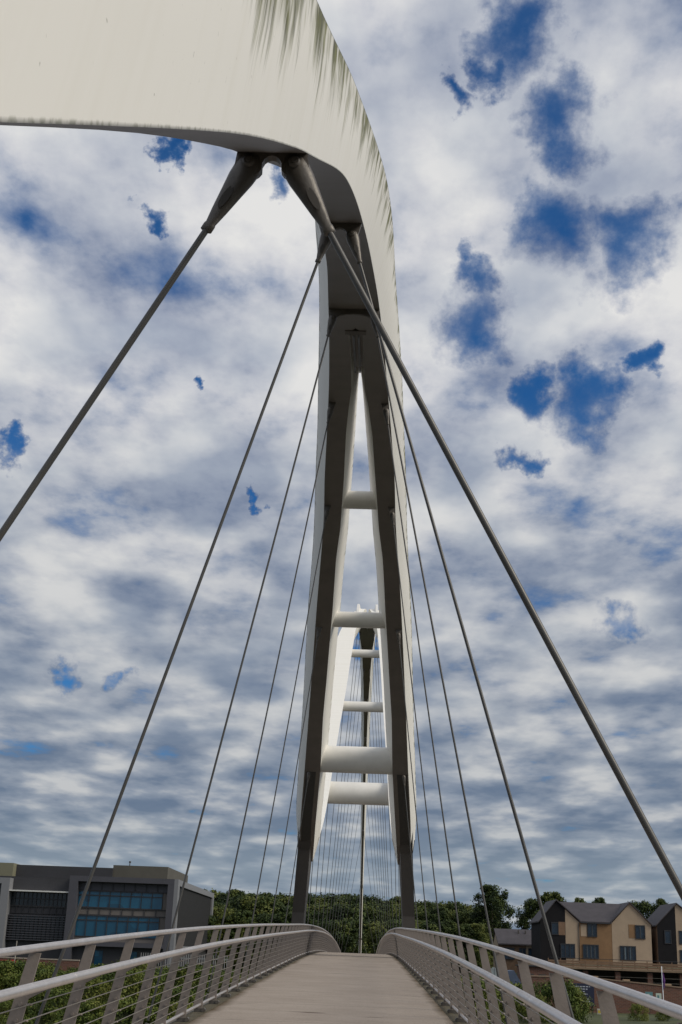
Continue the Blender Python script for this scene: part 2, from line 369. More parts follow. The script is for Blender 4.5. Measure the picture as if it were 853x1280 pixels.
# ---- far arch
zb2 = interp([(57.1,3.67),(60.5,4.75),(64.6,6.75),(70,9.95),(76,13.3),(83,17.3),(90,21.0),(97,24.3),(104,26.4),(111,27.1),(117,27.45),(123,27.1),(130,25.9),(137,23.6),(144,20.4),(150,16.9),(157,12.0),(163,7.2),(170,1.4),(177,-5.2)])
wb2 = interp([(57.1,2.4),(62,2.5),(66,2.5),(76,2.25),(84,2.0),(90,1.82),(95,1.3),(99,.92),(104,.82),(113,.66),(123,.42),(137,.2),(152,.13),(163,.12),(177,.11)])
wt2 = interp([(57.1,2.58),(62,2.8),(66,2.85),(76,2.6),(84,2.25),(90,1.92),(95,1.32),(99,.9),(104,.84),(113,.80),(126,.66),(137,.5),(152,.33),(163,.2),(177,.16)])
wi2 = lin([(57.1,1.87),(60,1.82),(66,1.7),(76,1.42),(86,1.2),(91,1.05),(95,.6),(99,.3),(104,.12),(109,0)])
wti2 = lin([(57.1,1.6),(66,1.42),(76,1.15),(86,.9),(91,.78),(95,.45),(99,.22),(104,.1),(108,0)])
D2 = interp([(57.1,1.1),(66,1.25),(104,1.15),(120,.95),(137,.8),(177,.5)])
cx2 = lin([(57,CXO),(80,CXO+.05),(110,CXO-.02),(177,CXO)])
T2 = empty('bridge_arch', (CXO, 177, -5.2), 'tall white far arch seen between the ribs of the near arch', 'arch', 'bridge arches')
arch_mesh(T2, 57.1, 177, .9, zb2, wb2, wt2, wi2, wti2, D2, lambda y: 1, 57, 108.6, cx2)
cross_tube(T2, 65.4, zb2(65.4)+.45, 1.68, .56)
cross_tube(T2, 76.6, zb2(76.6)+.55, 1.39, .31)
cross_tube(T2, 86.6, zb2(86.6)+.55, 1.10, .28)
for s in (-1, 1):
    b = MB(); x = CXO+s*.76
    pts = []
    for i in range(9):
        y = 96+i*1.3; dz = (zb2(y+.05)-zb2(y-.05))/.1; L = math.hypot(1, dz)
        h = .5*math.sin(math.pi*min(1, i/8))**.6
        pts.append((y, zb2(y)+D2(y)/L-.05, zb2(y)+D2(y)/L+h))
    b.strip([[(x-.02-.16*(s>0), y, z0), (x-.09, y, z1), (x+.09, y, z1), (x+.02+.16*(s<0), y, z0)] for y, z0, z1 in pts], smooth=False)
    b.build('crown_fin', PAINT2, T2)

# ------------------------------------------------------------------ hangers
near_top = {0:(3.157,.098), 1:(7.461,.135), 2:(10.427,.369), 3:(12.02,.667), 4:(12.08,.958), 5:(10.32,1.372), 6:(6.5,1.85)}
def hanger(name, top, bot, label, group, r, detail=True, parent=None):
    top, bot = Vector(top), Vector(bot); ax = (bot-top).normalized(); L = (bot-top).length
    t = empty(name, bot, label, 'hanger cable', group)
    b = MB(); b.tube([top+ax*.3, bot-ax*.4], r, 12 if detail else 6, caps=False); b.build('rod', CABLE, t)
    def sock(p, a, nm):
        b = MB(); sd = Vector((0, 1, 0))
        ds = [-.062, -.05, -.02, .02, .07, .15, .25, .32, .33, .36, .365]; rs = [.022, .042, .056, .060, .058, .047, .034, .023, .026, .026, .016]
        k = r/.0137 if detail else 1.25
        b.tube([p+a*d for d in ds], [x*k for x in rs], 14 if detail else 6, aspect=.60, side=sd)
        o = b.build(nm, CAST, t)
        if detail:
            pb = MB(); pb.tube([p+sd*-.050*k, p+sd*-.044*k, p+sd*.044*k, p+sd*.050*k], [.018*k, .026*k, .026*k, .018*k], 16)
            pb.tube([p+sd*-.055*k, p+sd*.055*k], .010*k, 8)
            pb.build('pin', GUS, o, False)
            fb = MB(); sx = Vector((a.z, 0, -a.x))                       # flat dark oval painting the shade of an opening in the fork
            for sg in (-1,):
                c0 = p+a*.19+sd*sg*(.0285*k)
                fb.poly([tuple(c0+a*(.062*math.cos(R(q_)))+sx*(.017*k*math.sin(R(q_)))) for q_ in range(0, 360, 20)][::sg])
            fb.build('fork_slot_shade', DARK, o, False)
    sock(top, ax, 'socket'); sock(bot, -ax, 'socket')
    return t
ORD = ['nearest', 'second', 'third', 'fourth', 'fifth', 'sixth', 'seventh']
def gusset(t, y, zs, pins, wide):
    """plate that hangs the pins below the soffit, cut out between them"""
    for grp in pins:
        b = MB(); x0 = min(p[0] for p in grp); x1 = max(p[0] for p in grp); zp = grp[0][1]
        rad = .062 if wide else .065
        def lobe(px, pz, a0, a1, n=8): return [(px+rad*math.cos(R(a0+(a1-a0)*i/n)), pz+rad*math.sin(R(a0+(a1-a0)*i/n))) for i in range(n+1)]
        ztop = zs+.03
        if len(grp) == 2:
            mid = []; n = 8; xa, xb = x0+rad*.85, x1-rad*.85; h = max(.02, min(.11, (zs-zp)*.9))
            for i in range(1, n):
                a = math.pi*(1-i/n); mid.append(((xa+xb)/2+math.cos(a)*(xb-xa)/2, zp-.02+math.sin(a)*h))
            e = wb1(y)-.004
            poly = [(CXO-e, ztop)]+lobe(x0, zp, 190, 335)+mid+lobe(x1, zp, 205, 350)+[(CXO+e, ztop)]
        else:
            sg = 1 if x0 > CXO else -1; e = wb1(y)-.01
            poly = [(x0-.13, ztop)]+lobe(x0, zp, 190, 350)+[(x0+.13, ztop)]
            poly = [(CXO+sg*min(abs(px-CXO), e), pz) for px, pz in poly]
        b.prism(poly, y-.02, y+.02); b.build('gusset', GUS, t)
for i in range(7):
    y = HY0+SP*i; z, w = near_top[i]
    zp = min(z, zb1(y)-.06)
    if i > 2: w = min(w, wb1(y)-.06)
    pins = [[(CXO-w, zp), (CXO+w, zp)]] if i < 3 else [[(CXO-w, zp)], [(CXO+w, zp)]]
    if i < 6: gusset(T1, y, zb1(y), pins, i < 3)
    for s in (-1, 1):
        sd = 'left' if s < 0 else 'right'
        hanger('hanger', (CXO+s*w, y, zp), (CXO+s*2.69, y, deck_z(y)-.5),
               ('thick ' if i == 0 else '')+f'steel hanger rod on the {sd} side of the near arch, {ORD[i]} from the camera', 'hangers of the near arch', .0165 if i else .0137, True)
for i in range(15):
    y = 64.576+SP*i
    if y > 171: break
    z = zb2(y); w = max(wb2(y)-.12, .08)
    for s in (-1, 1):
        sd = 'left' if s < 0 else 'right'
        hanger('hanger', (cx2(y)+s*w, y, z-.08), (CXO+s*2.69, y, deck_z(y)-.5), f'one of the thin steel hangers in the {sd} row under the far arch', f'{sd} row of hangers of the far arch', .021, False)

# ------------------------------------------------------------------ river, banks, ground
def ground_z(x, y):
    n = mnoise.noise(Vector((x*.03, y*.03, 1)))
    if y < -6: far = 1
    bank = max(0, min(1, (y-104-6*mnoise.noise(Vector((x*.02, 3, 0))))/22))
    bank = bank*bank*(3-2*bank)
    back = max(0, min(1, (-2-y)/14)); back = back*back*(3-2*back)
    t = max(bank, back)
    z = -12.5+7.2*t+n*.5*t
    hill = max(0, min(1, (y-185)/130)); hillr = hill*hill*(3-2*hill)
    z += hillr*3.5 + (max(0, min(1, (y-178)/60))*(2.6 if x > 6 else 0))
    if x > 12:                                            # raised plot of the houses
        k = max(0, min(1, (x-12)/12))*max(0, min(1, (y-172.5)/1.5))
        z = z*(1-k)+(-1.25)*k if y < 182 else z*(1-k)+max(z, -1.0)*k
    return z
def terrain():
    xs = [-900,-500,-300,-200,-150]+[-120+i*5 for i in range(49)]+[150,200,300,500,900]
    ys = [-600,-300,-150,-80,-40,-25]+[-16+i*2 for i in range(10)]+[10,30,60,90,98]+[102+i*2 for i in range(50)]+[206,214,224,240,260,280,310,350,420,550,900,1600]
    b = MB(); b.strip([[(x, y, ground_z(x, y)) for x in xs] for y in ys], smooth=True)
    m = mat('grass', (.035, .055, .015), .95, vary=.45, vscale=.25, bump=.8, bscale=2, col2=(.075, .085, .028))
    tag(b.build('ground', m), kind='structure')
    w = bpy.data.materials.new('river_water'); w.use_nodes = True; nt = w.node_tree; bs = nt.nodes['Principled BSDF']
    bs.inputs['Base Color'].default_value = (.03, .035, .028, 1); bs.inputs['Roughness'].default_value = .12
    n = N(nt, 'ShaderNodeTexNoise'); n.inputs['Scale'].default_value = .8; n.inputs['Detail'].default_value = 4; geo = N(nt, 'ShaderNodeNewGeometry'); nt.links.new(geo.outputs['Position'], n.inputs['Vector'])
    bp = N(nt, 'ShaderNodeBump'); bp.inputs['Strength'].default_value = .4; bp.inputs['Distance'].default_value = .2; nt.links.new(n.outputs['Fac'], bp.inputs['Height']); nt.links.new(bp.outputs['Normal'], bs.inputs['Normal'])
    b = MB(); b.quad((-900,-16,-10.2),(900,-16,-10.2),(900,126,-10.2),(-900,126,-10.2)); tag(b.build('river', w), kind='structure')
terrain()
# pier in the river
pm = mat('pier_concrete', (.3, .28, .25), .85, vary=.2, vscale=.8)
b = MB()
ringp = lambda k, z: [(CXO+k*4.2*math.cos(R(a)), 57.6+k*1.8*math.sin(R(a)), z) for a in range(0, 361, 20)]
b.strip([ringp(1, -12.4), ringp(1, -9.3), ringp(.95, -9.15), ringp(0.01, -9.1)], smooth=False, flip=False)
tag(b.build('river_pier', pm), 'rounded concrete river pier carrying the legs between the two arches', 'pier')

# ------------------------------------------------------------------ vegetation
def leaf_mat(name, c1, c2, c3):
    m = bpy.data.materials.new(name); m.use_nodes = True; nt = m.node_tree; bs = nt.nodes['Principled BSDF']
    geo = N(nt, 'ShaderNodeNewGeometry'); oi = N(nt, 'ShaderNodeObjectInfo')
    n = N(nt, 'ShaderNodeTexNoise'); n.inputs['Scale'].default_value = .35; n.inputs['Detail'].default_value = 3; nt.links.new(geo.outputs['Position'], n.inputs['Vector'])
    f = mth(nt, 'ADD', mth(nt, 'MULTIPLY', mth(nt, 'SUBTRACT', n.outputs['Fac'], .5), 2.2), mth(nt, 'ADD', mth(nt, 'MULTIPLY', geo.outputs['Random Per Island'], .5), mth(nt, 'MULTIPLY', oi.outputs['Random'], .5)), clamp=True)
    r = N(nt, 'ShaderNodeValToRGB'); e = r.color_ramp.elements; e[0].position = .1; e[0].color = (*c1, 1); e[1].position = .95; e[1].color = (*c3, 1); q = e.new(.5); q.color = (*c2, 1)
    nt.links.new(f, r.inputs['Fac']); nt.links.new(r.outputs['Color'], bs.inputs['Base Color']); bs.inputs['Roughness'].default_value = .7; bs.inputs['Specular IOR Level'].default_value = .25
    return m
LEAF = leaf_mat('leaves', (.014, .026, .007), (.042, .066, .014), (.115, .13, .03))
BUSHL = leaf_mat('bush_leaves', (.035, .058, .010), (.08, .112, .018), (.145, .155, .032))
BARK = mat('bark', (.07, .055, .04), .9, vary=.3, vscale=4)
def crown_mesh(name, h, rad, base, n_cl, n_leaf, leaf, mt, seed, cone=0.):
    rnd = random.Random(seed); b = MB()
    cl = []
    for i in range(n_cl):
        u = rnd.random(); zz = base+(h-base)*(u**.85)
        t = (zz-base)/(h-base); prof = math.sqrt(max(0.04, 1-(2*t-.75)**2/1.7)) if not cone else (1-t)**.7+.12
        a = rnd.random()*2*math.pi; rr = rad*prof*(rnd.random()**.45)*(.8+.4*rnd.random())
        cr = rad*(.20+.20*rnd.random())*(1-.35*t)
        cl.append((Vector((rr*math.cos(a), rr*math.sin(a), min(zz, h-cr*.7))), cr))
    for c, cr in cl:
        for k in range(n_leaf//n_cl):
            d = Vector((rnd.gauss(0,1), rnd.gauss(0,1), rnd.gauss(0,1))).normalized()*cr*(rnd.random()**.4)*(1+.35*abs(rnd.gauss(0,.6)))
            d.z *= .8
            p = c+d; nrm = (d.normalized()+Vector((rnd.gauss(0,.5), rnd.gauss(0,.5), rnd.gauss(.35,.5)))).normalized()
            a = nrm.orthogonal().normalized(); a.rotate(Matrix.Rotation(rnd.random()*6.28, 3, nrm)); c2 = nrm.cross(a); s = leaf*(.6+.8*rnd.random())
            i = len(b.v); b.v += [tuple(p-a*s), tuple(p-c2*s*.55), tuple(p+a*s), tuple(p+c2*s*.55)]; b.f.append((i, i+1, i+2, i+3)); b.mi.append(0); b.sm.append(False)
    return b.mesh(name, mt)
def trunk_mesh(h, r, seed, spread):
    rnd = random.Random(seed); b = MB()
    top = Vector((rnd.uniform(-.4,.4), rnd.uniform(-.4,.4), h*.8))
    b.tube([(0,0,-1.0), (0,0,0), top*.5, top], [r*1.25, r, r*.7, r*.15], 8)
    for k in range(7):
        t = .3+.08*k; p = top*t; a = rnd.random()*6.28; L = spread*(1.0-t*.5)
        b.tube([p, p+Vector((math.cos(a)*L*.5, math.sin(a)*L*.5, L*.45)), p+Vector((math.cos(a)*L, math.sin(a)*L, L*.75))], [r*.4, r*.25, r*.06], 6)
    return b.mesh('trunk', BARK)
kinds = []
for k, (h, rad, base) in enumerate([(14, 4.6, 2.2), (16, 4.2, 2.5), (13, 5.4, 1.8), (15, 3.6, 2.5), (11, 4.2, 1.2)]):
    kinds.append((h, crown_mesh('crown', h, rad, base, 110, 13000, .22, LEAF, 100+k), trunk_mesh(h, .28, 200+k, rad*.75)))
def tree(x, y, H, k, label, group=None, w=1.0):
    h, cm, tm = kinds[k]; s = H/h
    t = empty('tree', (x, y, ground_z(x, y)), label, 'tree', group)
    t.rotation_euler = (0, 0, random.random()*6.28); t.scale = (s*w, s*w, s)
    link('crown', cm, t, False); link('trunk', tm, t, False)
    return t
def vtop(vz, y, x): return vz*y-ground_z(x, y)          # height that reaches the elevation vz
rt = random.Random(5)
# rear wood, row after row
def wood(x0, x1, y, n, vz, dv, label, group, ks=(0,1,2,3)):
    for i in range(n):
        x = x0+(x1-x0)*(i+.5+rt.uniform(-.3,.3))/n; yy = y+rt.uniform(-5,5)
        H = vtop(vz+rt.uniform(-dv,dv), yy, x); tree(x, yy, H, rt.choice(ks), label, group, rt.uniform(.9,1.2))
GL = 'trees of the wood left of the arch legs'; GM = 'trees of the wood seen between the arch legs'; GR = 'trees of the wood right of the arch legs'
wood(-30, -15, 236, 7, .0385, .003, 'dark green broadleaf tree in the wood behind the left hangers', GL)
wood(-29, -14, 219, 6, .0345, .003, 'dark green broadleaf tree in the wood behind the left hangers', GL)
wood(-29, -14, 207, 6, .026, .004, 'dark green broadleaf tree in the wood behind the left hangers', GL)
wood(-14, 8, 236, 9, .0385, .0025, 'dark green tree of the wood closing the view beyond the deck', GM)
wood(-14, 8, 218, 9, .033, .003, 'dark green tree of the wood closing the view beyond the deck', GM)
wood(-13, 7, 203, 9, .024, .004, 'dark green tree of the wood closing the view beyond the deck', GM)
wood(8, 23, 234, 7, .036, .003, 'dark green broadleaf tree in the wood behind the right hangers', GR)
wood(8, 22, 218, 6, .032, .003, 'dark green broadleaf tree in the wood behind the right hangers', GR)
wood(8, 18, 203, 5, .022, .004, 'dark green broadleaf tree in the wood behind the right hangers', GR)
tree(20.2, 211, vtop(.0520, 211, 20.2), 1, 'tallest dark tree with rounded crown standing left of the houses', None, 1.0)
tree(34.8, 246, vtop(.048, 246, 34.8), 3, 'tall tree showing over the roof of the dark gabled house', None, 1.0)
tree(31.8, 250, vtop(.0425, 250, 31.8), 0, 'low dark tree between the tallest tree and the dark gable', None, .8)
tree(39, 240, vtop(.0445, 240, 39), 3, 'small tree crown just over the slate roof between the two gables', None, .6)
tree(42.6, 240, vtop(.0452, 240, 42.6), 3, 'second small tree crown over the middle of the slate roof', None, .6)
tree(50.6, 240, vtop(.0435, 240, 50.6), 2, 'broad tree seen in the gap between the two houses', None, .8)
tree(53.0, 236, vtop(.046, 236, 53.0), 3, 'slim tree beside the left roof slope of the far right house', None, .55)
tree(59.5, 240, vtop(.046, 240, 59.5), 3, 'tree crown at the right edge of the picture behind the house', None, .6)
bk = [crown_mesh('foliage', 2.6, 2.2, .1, 60, 6000, .085, BUSHL, 300+k) for k in range(4)]
bs_ = [trunk_mesh(1.6, .06, 310+k, 1.0) for k in range(4)]
def bush(x, y, s, label, group, k=None, sx=1.):
    k = rt.randrange(4) if k is None else k
    t = empty('bush', (x, y, ground_z(x, y)), label, 'bush', group); t.scale = (s*sx, s*sx, s); t.rotation_euler = (0,0,rt.random()*6.28)
    link('foliage', bk[k], t, False); link('stem', bs_[k], t, False)
for i in range(60):
    y = 112+rt.random()*30; x = -y*(.05+.26*rt.random()); bush(x, y, .8+.6*rt.random(), 'green riverside bush on the left bank seen through the railing', 'bushes on the left bank')
for i in range(26):
    x = -46+i*1.15; y = 146+rt.uniform(-2,2); bush(x, y, .75+.3*rt.random(), 'yellow green bush in the row below the office building', 'bushes below the office building')
for i in range(22):
    y = 114+rt.random()*28; x = y*(.03+.09*rt.random()); bush(x, y, .8+.6*rt.random(), 'green riverside bush on the right bank behind the railing posts', 'bushes on the right bank')
def bush_at(x, y, top, w, label):
    bush(x, y, (top-ground_z(x, y))/2.55, label, None, None, w)
bush_at(18.6, 128, -1.9, .75, 'tall leafy bush left of the dark blue notice board')
bush_at(20.4, 130, -2.6, .6, 'smaller bush touching the left edge of the dark blue notice board')
bush_at(27.2, 134, -3.9, .8, 'round bush in front of the brick wall right of the notice board')
bush_at(29.8, 134, -4.3, .8, 'low bush in front of the brick wall at the right edge')
bush_at(16.0, 126, -3.2, .8, 'low bush in front of the slate blue tent')

# ------------------------------------------------------------------ office building on the left
GLASS = bpy.data.materials.new('blue_glass'); GLASS.use_nodes = True
_b = GLASS.node_tree.nodes['Principled BSDF']; _b.inputs['Roughness'].default_value = .12; _b.inputs['Specular IOR Level'].default_value = .6
_nt = GLASS.node_tree; _g = N(_nt, 'ShaderNodeNewGeometry'); _m = N(_nt, 'ShaderNodeMapping'); _m.inputs['Scale'].default_value = (.8, .8, .9); _nt.links.new(_g.outputs['Position'], _m.inputs[0])
_v = N(_nt, 'ShaderNodeTexVoronoi'); _v.distance = 'CHEBYCHEV'; _v.inputs['Scale'].default_value = .55; _nt.links.new(_m.outputs[0], _v.inputs['Vector'])
_r = N(_nt, 'ShaderNodeValToRGB'); _e = _r.color_ramp.elements; _e[0].color = (.008, .05, .095, 1); _e[1].color = (.012, .10, .18, 1); _sp = N(_nt, 'ShaderNodeSeparateColor'); _nt.links.new(_v.outputs['Color'], _sp.inputs[0]); _nt.links.new(_sp.outputs[0], _r.inputs['Fac']); _nt.links.new(_r.outputs['Color'], _b.inputs['Base Color'])
DGLASS = mat('dark_glass', (.012, .022, .028), .15, vary=.5, vscale=.5, spec=.6)
def office():
    Yf = 165.0; k = Yf/110.0
    X = lambda px: {0:-.2824,10:-.276,15:-.2732,88:-.2272,95:-.2228,134:-.1996,204:-.1563,218:-.1467,223:-.1434}[px]*Yf
    zc = lambda py, px=150: (1178+(px-150)*.0389-py)/1.0*(.001018*.6667)*Yf*.985
    gz = -5.6
    t = empty('office_building', (-35, Yf+15, gz), 'dark grey office block with blue glass bays, flat roof and rooftop plant', 'office building')
    wall = mat('charcoal_cladding', (.035, .035, .04), .6, vary=.12, vscale=.6); frame = mat('frame_cladding', (.065, .065, .078), .5, vary=.08, vscale=.5)
    tan = mat('spandrel_panel', (.14, .125, .115), .6, vary=.1, vscale=.7); plant = mat('plant_cladding', (.085, .08, .065), .7, vary=.1, vscale=.5)
    edge = mat('pale_trim', (.19, .195, .21), .5); white = mat('canopy_white', (.62, .62, .6), .5)
    xr = X(223); xl = -60.0; ztop = 7.85; zt2 = 7.2
    b = MB(); b.box(xl, xr-.35, Yf+1.6, Yf+39, gz, ztop-.35); b.build('wall', wall, t)
    # corrugated flank wall with pale frame
    b = MB()
    for i in range(74): b.box(xr-.35, xr-.27 if i % 2 else xr-.22, Yf+1.8+i*.5, Yf+2.3+i*.5, -.2, ztop-.75)
    b.build('flank_cladding', mat('flank_ribbed', (.035, .036, .038), .7, spec=.2), t)
    b = MB(); b.box(xr-.5, xr, Yf-.1, Yf+1.5, gz, ztop); b.box(xr-.5, xr, Yf+38.4, Yf+40, gz, ztop-.01); b.box(xr-.5, xr-.002, Yf+1.5, Yf+38.4, ztop-.75, ztop-.02); b.box(xr-.5, xr+.05, Yf+1.5, Yf+38.4, -.5, -.15)
    b.build('flank_frame', edge, t)
    # projecting bay frame
    bx0, bx1 = X(88), xr-.502
    b = MB(); b.box(bx0, bx1, Yf-.1, Yf+1.6, zt2, ztop-.003); b.box(bx0, bx0+1.1, Yf-.1, Yf+1.59, gz, zt2); b.box(bx1-.8, bx1, Yf-.09, Yf+1.6, gz, zt2); b.box(bx0+1.1, bx1-.8, Yf-.12, Yf+1.6, -.5, .05)
    b.build('bay_frame', frame, t)
    gx0, gx1 = bx0+1.1, bx1-.8; yg = Yf+1.0
    def band(x0, x1, y, z0, z1, nb, nm, mt, mull=.07, trans=()):
        g = MB(); g.box(x0, x1, y, y+.08, z0, z1); o = g.build(nm, mt, t)
        m = MB(); 
        for i in range(nb+1):
            xx = x0+(x1-x0)*i/nb; m.box(xx-mull/2, xx+mull/2, y-.12, y-.002, z0, z1)
        for z in trans: m.box(x0, x1, y-.1, y-.004, z-.05, z+.05)
        m.box(x0, x1, y-.14, y-.003, z1-.08, z1); m.box(x0, x1, y-.14, y-.003, z0, z0+.08)
        m.build('mullions', wall, o)
    band(gx0, gx1, yg, 6.15, 7.2, 8, 'panel', frame)
    band(gx0, gx1-.7, yg, 4.1, 6.14, 8, 'window', GLASS, trans=(5.6,))
    band(gx0, gx1, yg, 3.2, 4.09, 8, 'panel', tan)
    band(gx0, gx1-.9, yg, .6, 3.19, 8, 'window', GLASS, trans=(2.6,))
    b = MB(); b.box(gx1-.69, gx1, yg-.02, yg+.1, 4.1, 6.14); b.box(gx1-.89, gx1, yg-.02, yg+.1, .06, 3.19); b.box(gx0, gx1-.9, yg-.03, yg+.09, .06, .59); b.build('panel', tan, t)
    b = MB(); b.box(gx0, gx1, Yf+.9, Yf+1.5, gz, -.51); b.build('ground_floor_wall', wall, t)
    for a, c_ in ((-29.8, -28.3), (-33.6, -32.6)):
        b = MB(); b.box(a, c_, Yf+.8, Yf+.88, -2.9, -1.0); b.build('window', GLASS, t)
    # recessed middle part
    mx0 = X(15); ym = Yf+1.5
    band(mx0, bx0-.01, ym, 4.0, 5.7, 14, 'window', DGLASS, trans=(4.9,))
    band(mx0, bx0-.01, ym, 3.1, 3.99, 9, 'panel', wall)
    band(mx0, bx0-.01, ym, -.2, 3.0, 14, 'window', DGLASS)
    b = MB()
    for i in range(11): b.box(mx0, bx0-.02, ym-.7, ym-.3, -.1+i*.29, -.02+i*.29)
    b.build('louvre', frame, t)
    b = MB(); b.box(mx0-.4, bx0-.01, ym-1.4, ym+.2, 5.72, 5.88); b.build('canopy', white, t)
    b = MB(); b.box(mx0, bx0-.01, ym+.3, ym+.5, gz, -.25); b.build('ground_floor_wall', DGLASS, t)
    # left bay
    b = MB(); b.box(xl, mx0, Yf-.1, Yf+1.6, 6.6, 7.3); b.box(mx0-1.0, mx0, Yf-.12, Yf+1.61, gz, 6.6); b.build('bay_frame', edge, t)
    band(xl, mx0-1.0, yg, .2, 6.6, 8, 'window', DGLASS, trans=(3.2,))
    # rooftop
    b = MB(); b.box(X(10), X(134), Yf+4.0, Yf+12, ztop-.3, 9.15); b.build('rooftop_plant', wall, t)
    b = MB(); b.box(X(134)-.02, X(204), Yf+4.3, Yf+24, ztop-.3, 9.55); b.build('rooftop_plant', plant, t)
    b = MB(); b.box(xl, X(10)-.01, Yf+2.5, Yf+9, 7.2, 9.25); b.build('rooftop_plant', mat('olive_cladding', (.17, .165, .11), .7), t)
    b = MB(); b.tube([(X(134)+1.8, Yf+6, 9.5), (X(134)+1.8, Yf+6, 10.1)], .06, 6); b.tube([(X(134)+1.8, Yf+6, 10.0), (X(134)+1.8, Yf+6, 10.2)], .14, 8); b.build('roof_vent', DARK, t)
    b = MB(); b.box(xl-.1, xr-.36, Yf+1.61, Yf+39, ztop-.34, ztop-.28); b.build('roof', wall, t)
office()
# picket fence and low walls at the foot of the office building
def pickets():
    t = empty('picket_fence', (-23, 160, ground_z(-23, 160)), 'pale upright picket fence at the right foot of the office building', 'fence')
    m = mat('galvanised', (.36, .36, .36), .5, metal=.3); b = MB()
    for i in range(40): b.box(-26.5+i*.27, -26.43+i*.27, 158, 158.04, -5.9, -1.0)
    b.build('pickets', m, t); b = MB(); b.box(-26.6, -15.7, 158.06, 158.12, -1.5, -1.4); b.box(-26.6, -15.7, 158.06, 158.12, -4.0, -3.9); b.build('rail', m, t)
pickets()
brick = bpy.data.materials.new('brick'); brick.use_nodes = True
_nt = brick.node_tree; _bk = N(_nt, 'ShaderNodeTexBrick'); _g = N(_nt, 'ShaderNodeNewGeometry'); _s = N(_nt, 'ShaderNodeSeparateXYZ'); _c = N(_nt, 'ShaderNodeCombineXYZ')
_nt.links.new(_g.outputs['Position'], _s.inputs[0]); _nt.links.new(mth(_nt, 'ADD', _s.outputs[0], _s.outputs[1]), _c.inputs[0]); _nt.links.new(_s.outputs[2], _c.inputs[1]); _nt.links.new(_c.outputs[0], _bk.inputs['Vector'])
_bk.inputs['Scale'].default_value = 1; _bk.inputs['Brick Width'].default_value = .45; _bk.inputs['Row Height'].default_value = .15; _bk.inputs['Mortar Size'].default_value = .012
_bk.inputs['Color1'].default_value = (.15, .062, .04, 1); _bk.inputs['Color2'].default_value = (.10, .045, .032, 1); _bk.inputs['Mortar'].default_value = (.16, .13, .11, 1)
_nt.links.new(_bk.outputs['Color'], _nt.nodes['Principled BSDF'].inputs['Base Color']); _nt.nodes['Principled BSDF'].inputs['Roughness'].default_value = .85
def lowwall(x0, x1, y, z0, z1, label):
    t = empty('garden_wall', ((x0+x1)/2, y, z0), label, 'wall'); b = MB(); b.box(x0, x1, y-.15, y+.15, z0, z1-.12); b.build('wall', brick, t)
    b = MB(); b.box(x0-.05, x1+.05, y-.2, y+.2, z1-.12, z1); b.build('coping', mat('coping_stone', (.33, .29, .24), .8, vary=.15), t)
lowwall(-43, -32.5, 152, -6, -2.0, 'low brown brick wall with pale coping in front of the office building')
# parked red car at the far left
def car():
    t = empty('parked_car', (-40.5, 150, ground_z(-40.5, 150)), 'red hatchback car parked left of the low brown wall', 'car')
    gz = -3.7; x0 = -42.6; y0 = 149.2
    red = mat('red_paint', (.28, .02, .02), .3); b = MB()
    side = [(0,.35),(.1,.75),(.95,.9),(1.5,1.4),(3.0,1.45),(3.75,.95),(4.1,.85),(4.15,.35)]
    b.prism([(x0+x, gz+z) for x, z in side], y0, y0+1.7); b.build('body', red, t)
    b = MB(); b.prism([(x0+x, gz+z) for x, z in [(1.1,.93),(1.55,1.34),(2.95,1.38),(3.5,.97)]], y0-.01, y0+1.71); b.build('windows', DGLASS, t)
    for wx in (.8, 3.3):
        for wy in (y0-.02, y0+1.52):
            b = MB(); b.tube([(x0+wx, wy, gz+.32), (x0+wx, wy+.2, gz+.32)], .32, 16); b.build('wheel', DARK, t)
    b = MB(); b.box(-47, -36, 148, 152.3, -6, gz); tag(b.build('pavement', mat('asphalt', (.06, .06, .06), .9, vary=.2)), kind='structure')
car()

# ------------------------------------------------------------------ houses on the right
SLATE = mat('slate_roof', (.045, .04, .047), .7, vary=.2, vscale=1.2, bump=.3, bscale=6)
BUFF = mat('buff_brick', (.34, .268, .195), .85, vary=.1, vscale=.8); ORB = mat('orange_brick', (.20, .12, .06), .85, vary=.15, vscale=.9)
BLK = mat('black_cladding', (.012, .012, .014), .8, vary=.15, vscale=1, spec=.15); WOOD = mat('timber_cladding', (.17, .105, .065), .8, vary=.2, vscale=2)
WGL = mat('house_glass', (.010, .022, .040), .2, vary=.5, vscale=1.2, spec=.7); FR = mat('window_frame', (.02, .022, .028), .5); CUR = mat('curtain', (.10, .14, .17), .8)
YH = 175.0
def window(t, x0, x1, z0, z1, n, y=YH, curtains=0):
    g = MB(); g.box(x0, x1, y-.03, y+.02, z0, z1); o = g.build('window', WGL, t)
    f = MB()
    f.box(x0-.06, x1+.06, y-.1, y-.032, z1-.06, z1+.05); f.box(x0-.06, x1+.06, y-.1, y-.032, z0-.05, z0+.06)
    for i in range(n+1):
        xx = x0+(x1-x0)*i/n; f.box(xx-.05, xx+.05, y-.095, y-.034, z0+.061, z1-.061)
    f.build('frame', FR, o)
    if curtains:
        c = MB()
        for i in range(curtains):
            xx = x0+.25+(x1-x0-.5)*(i+.5)/curtains; c.box(xx-.1, xx+.1, y-.036, y-.0305, z0+.08, z1-.08)
        c.build('curtain', CUR, o)
def slope(b, a, c_, d, e, th=.16, m=0):
    """roof slab from quad a,c,d,e with thickness"""
    up = Vector((0,0,th)); P = [Vector(p) for p in (a, c_, d, e)]; Q = [p+up for p in P]
    for q in ((3,2,1,0),): b.quad(*[tuple(P[i]) for i in q], m=m)
    b.quad(*[tuple(p) for p in Q], m=m)
    for i in range(4):
        j = (i+1) % 4; b.quad(tuple(P[i]), tuple(P[j]), tuple(Q[j]), tuple(Q[i]), m=m)
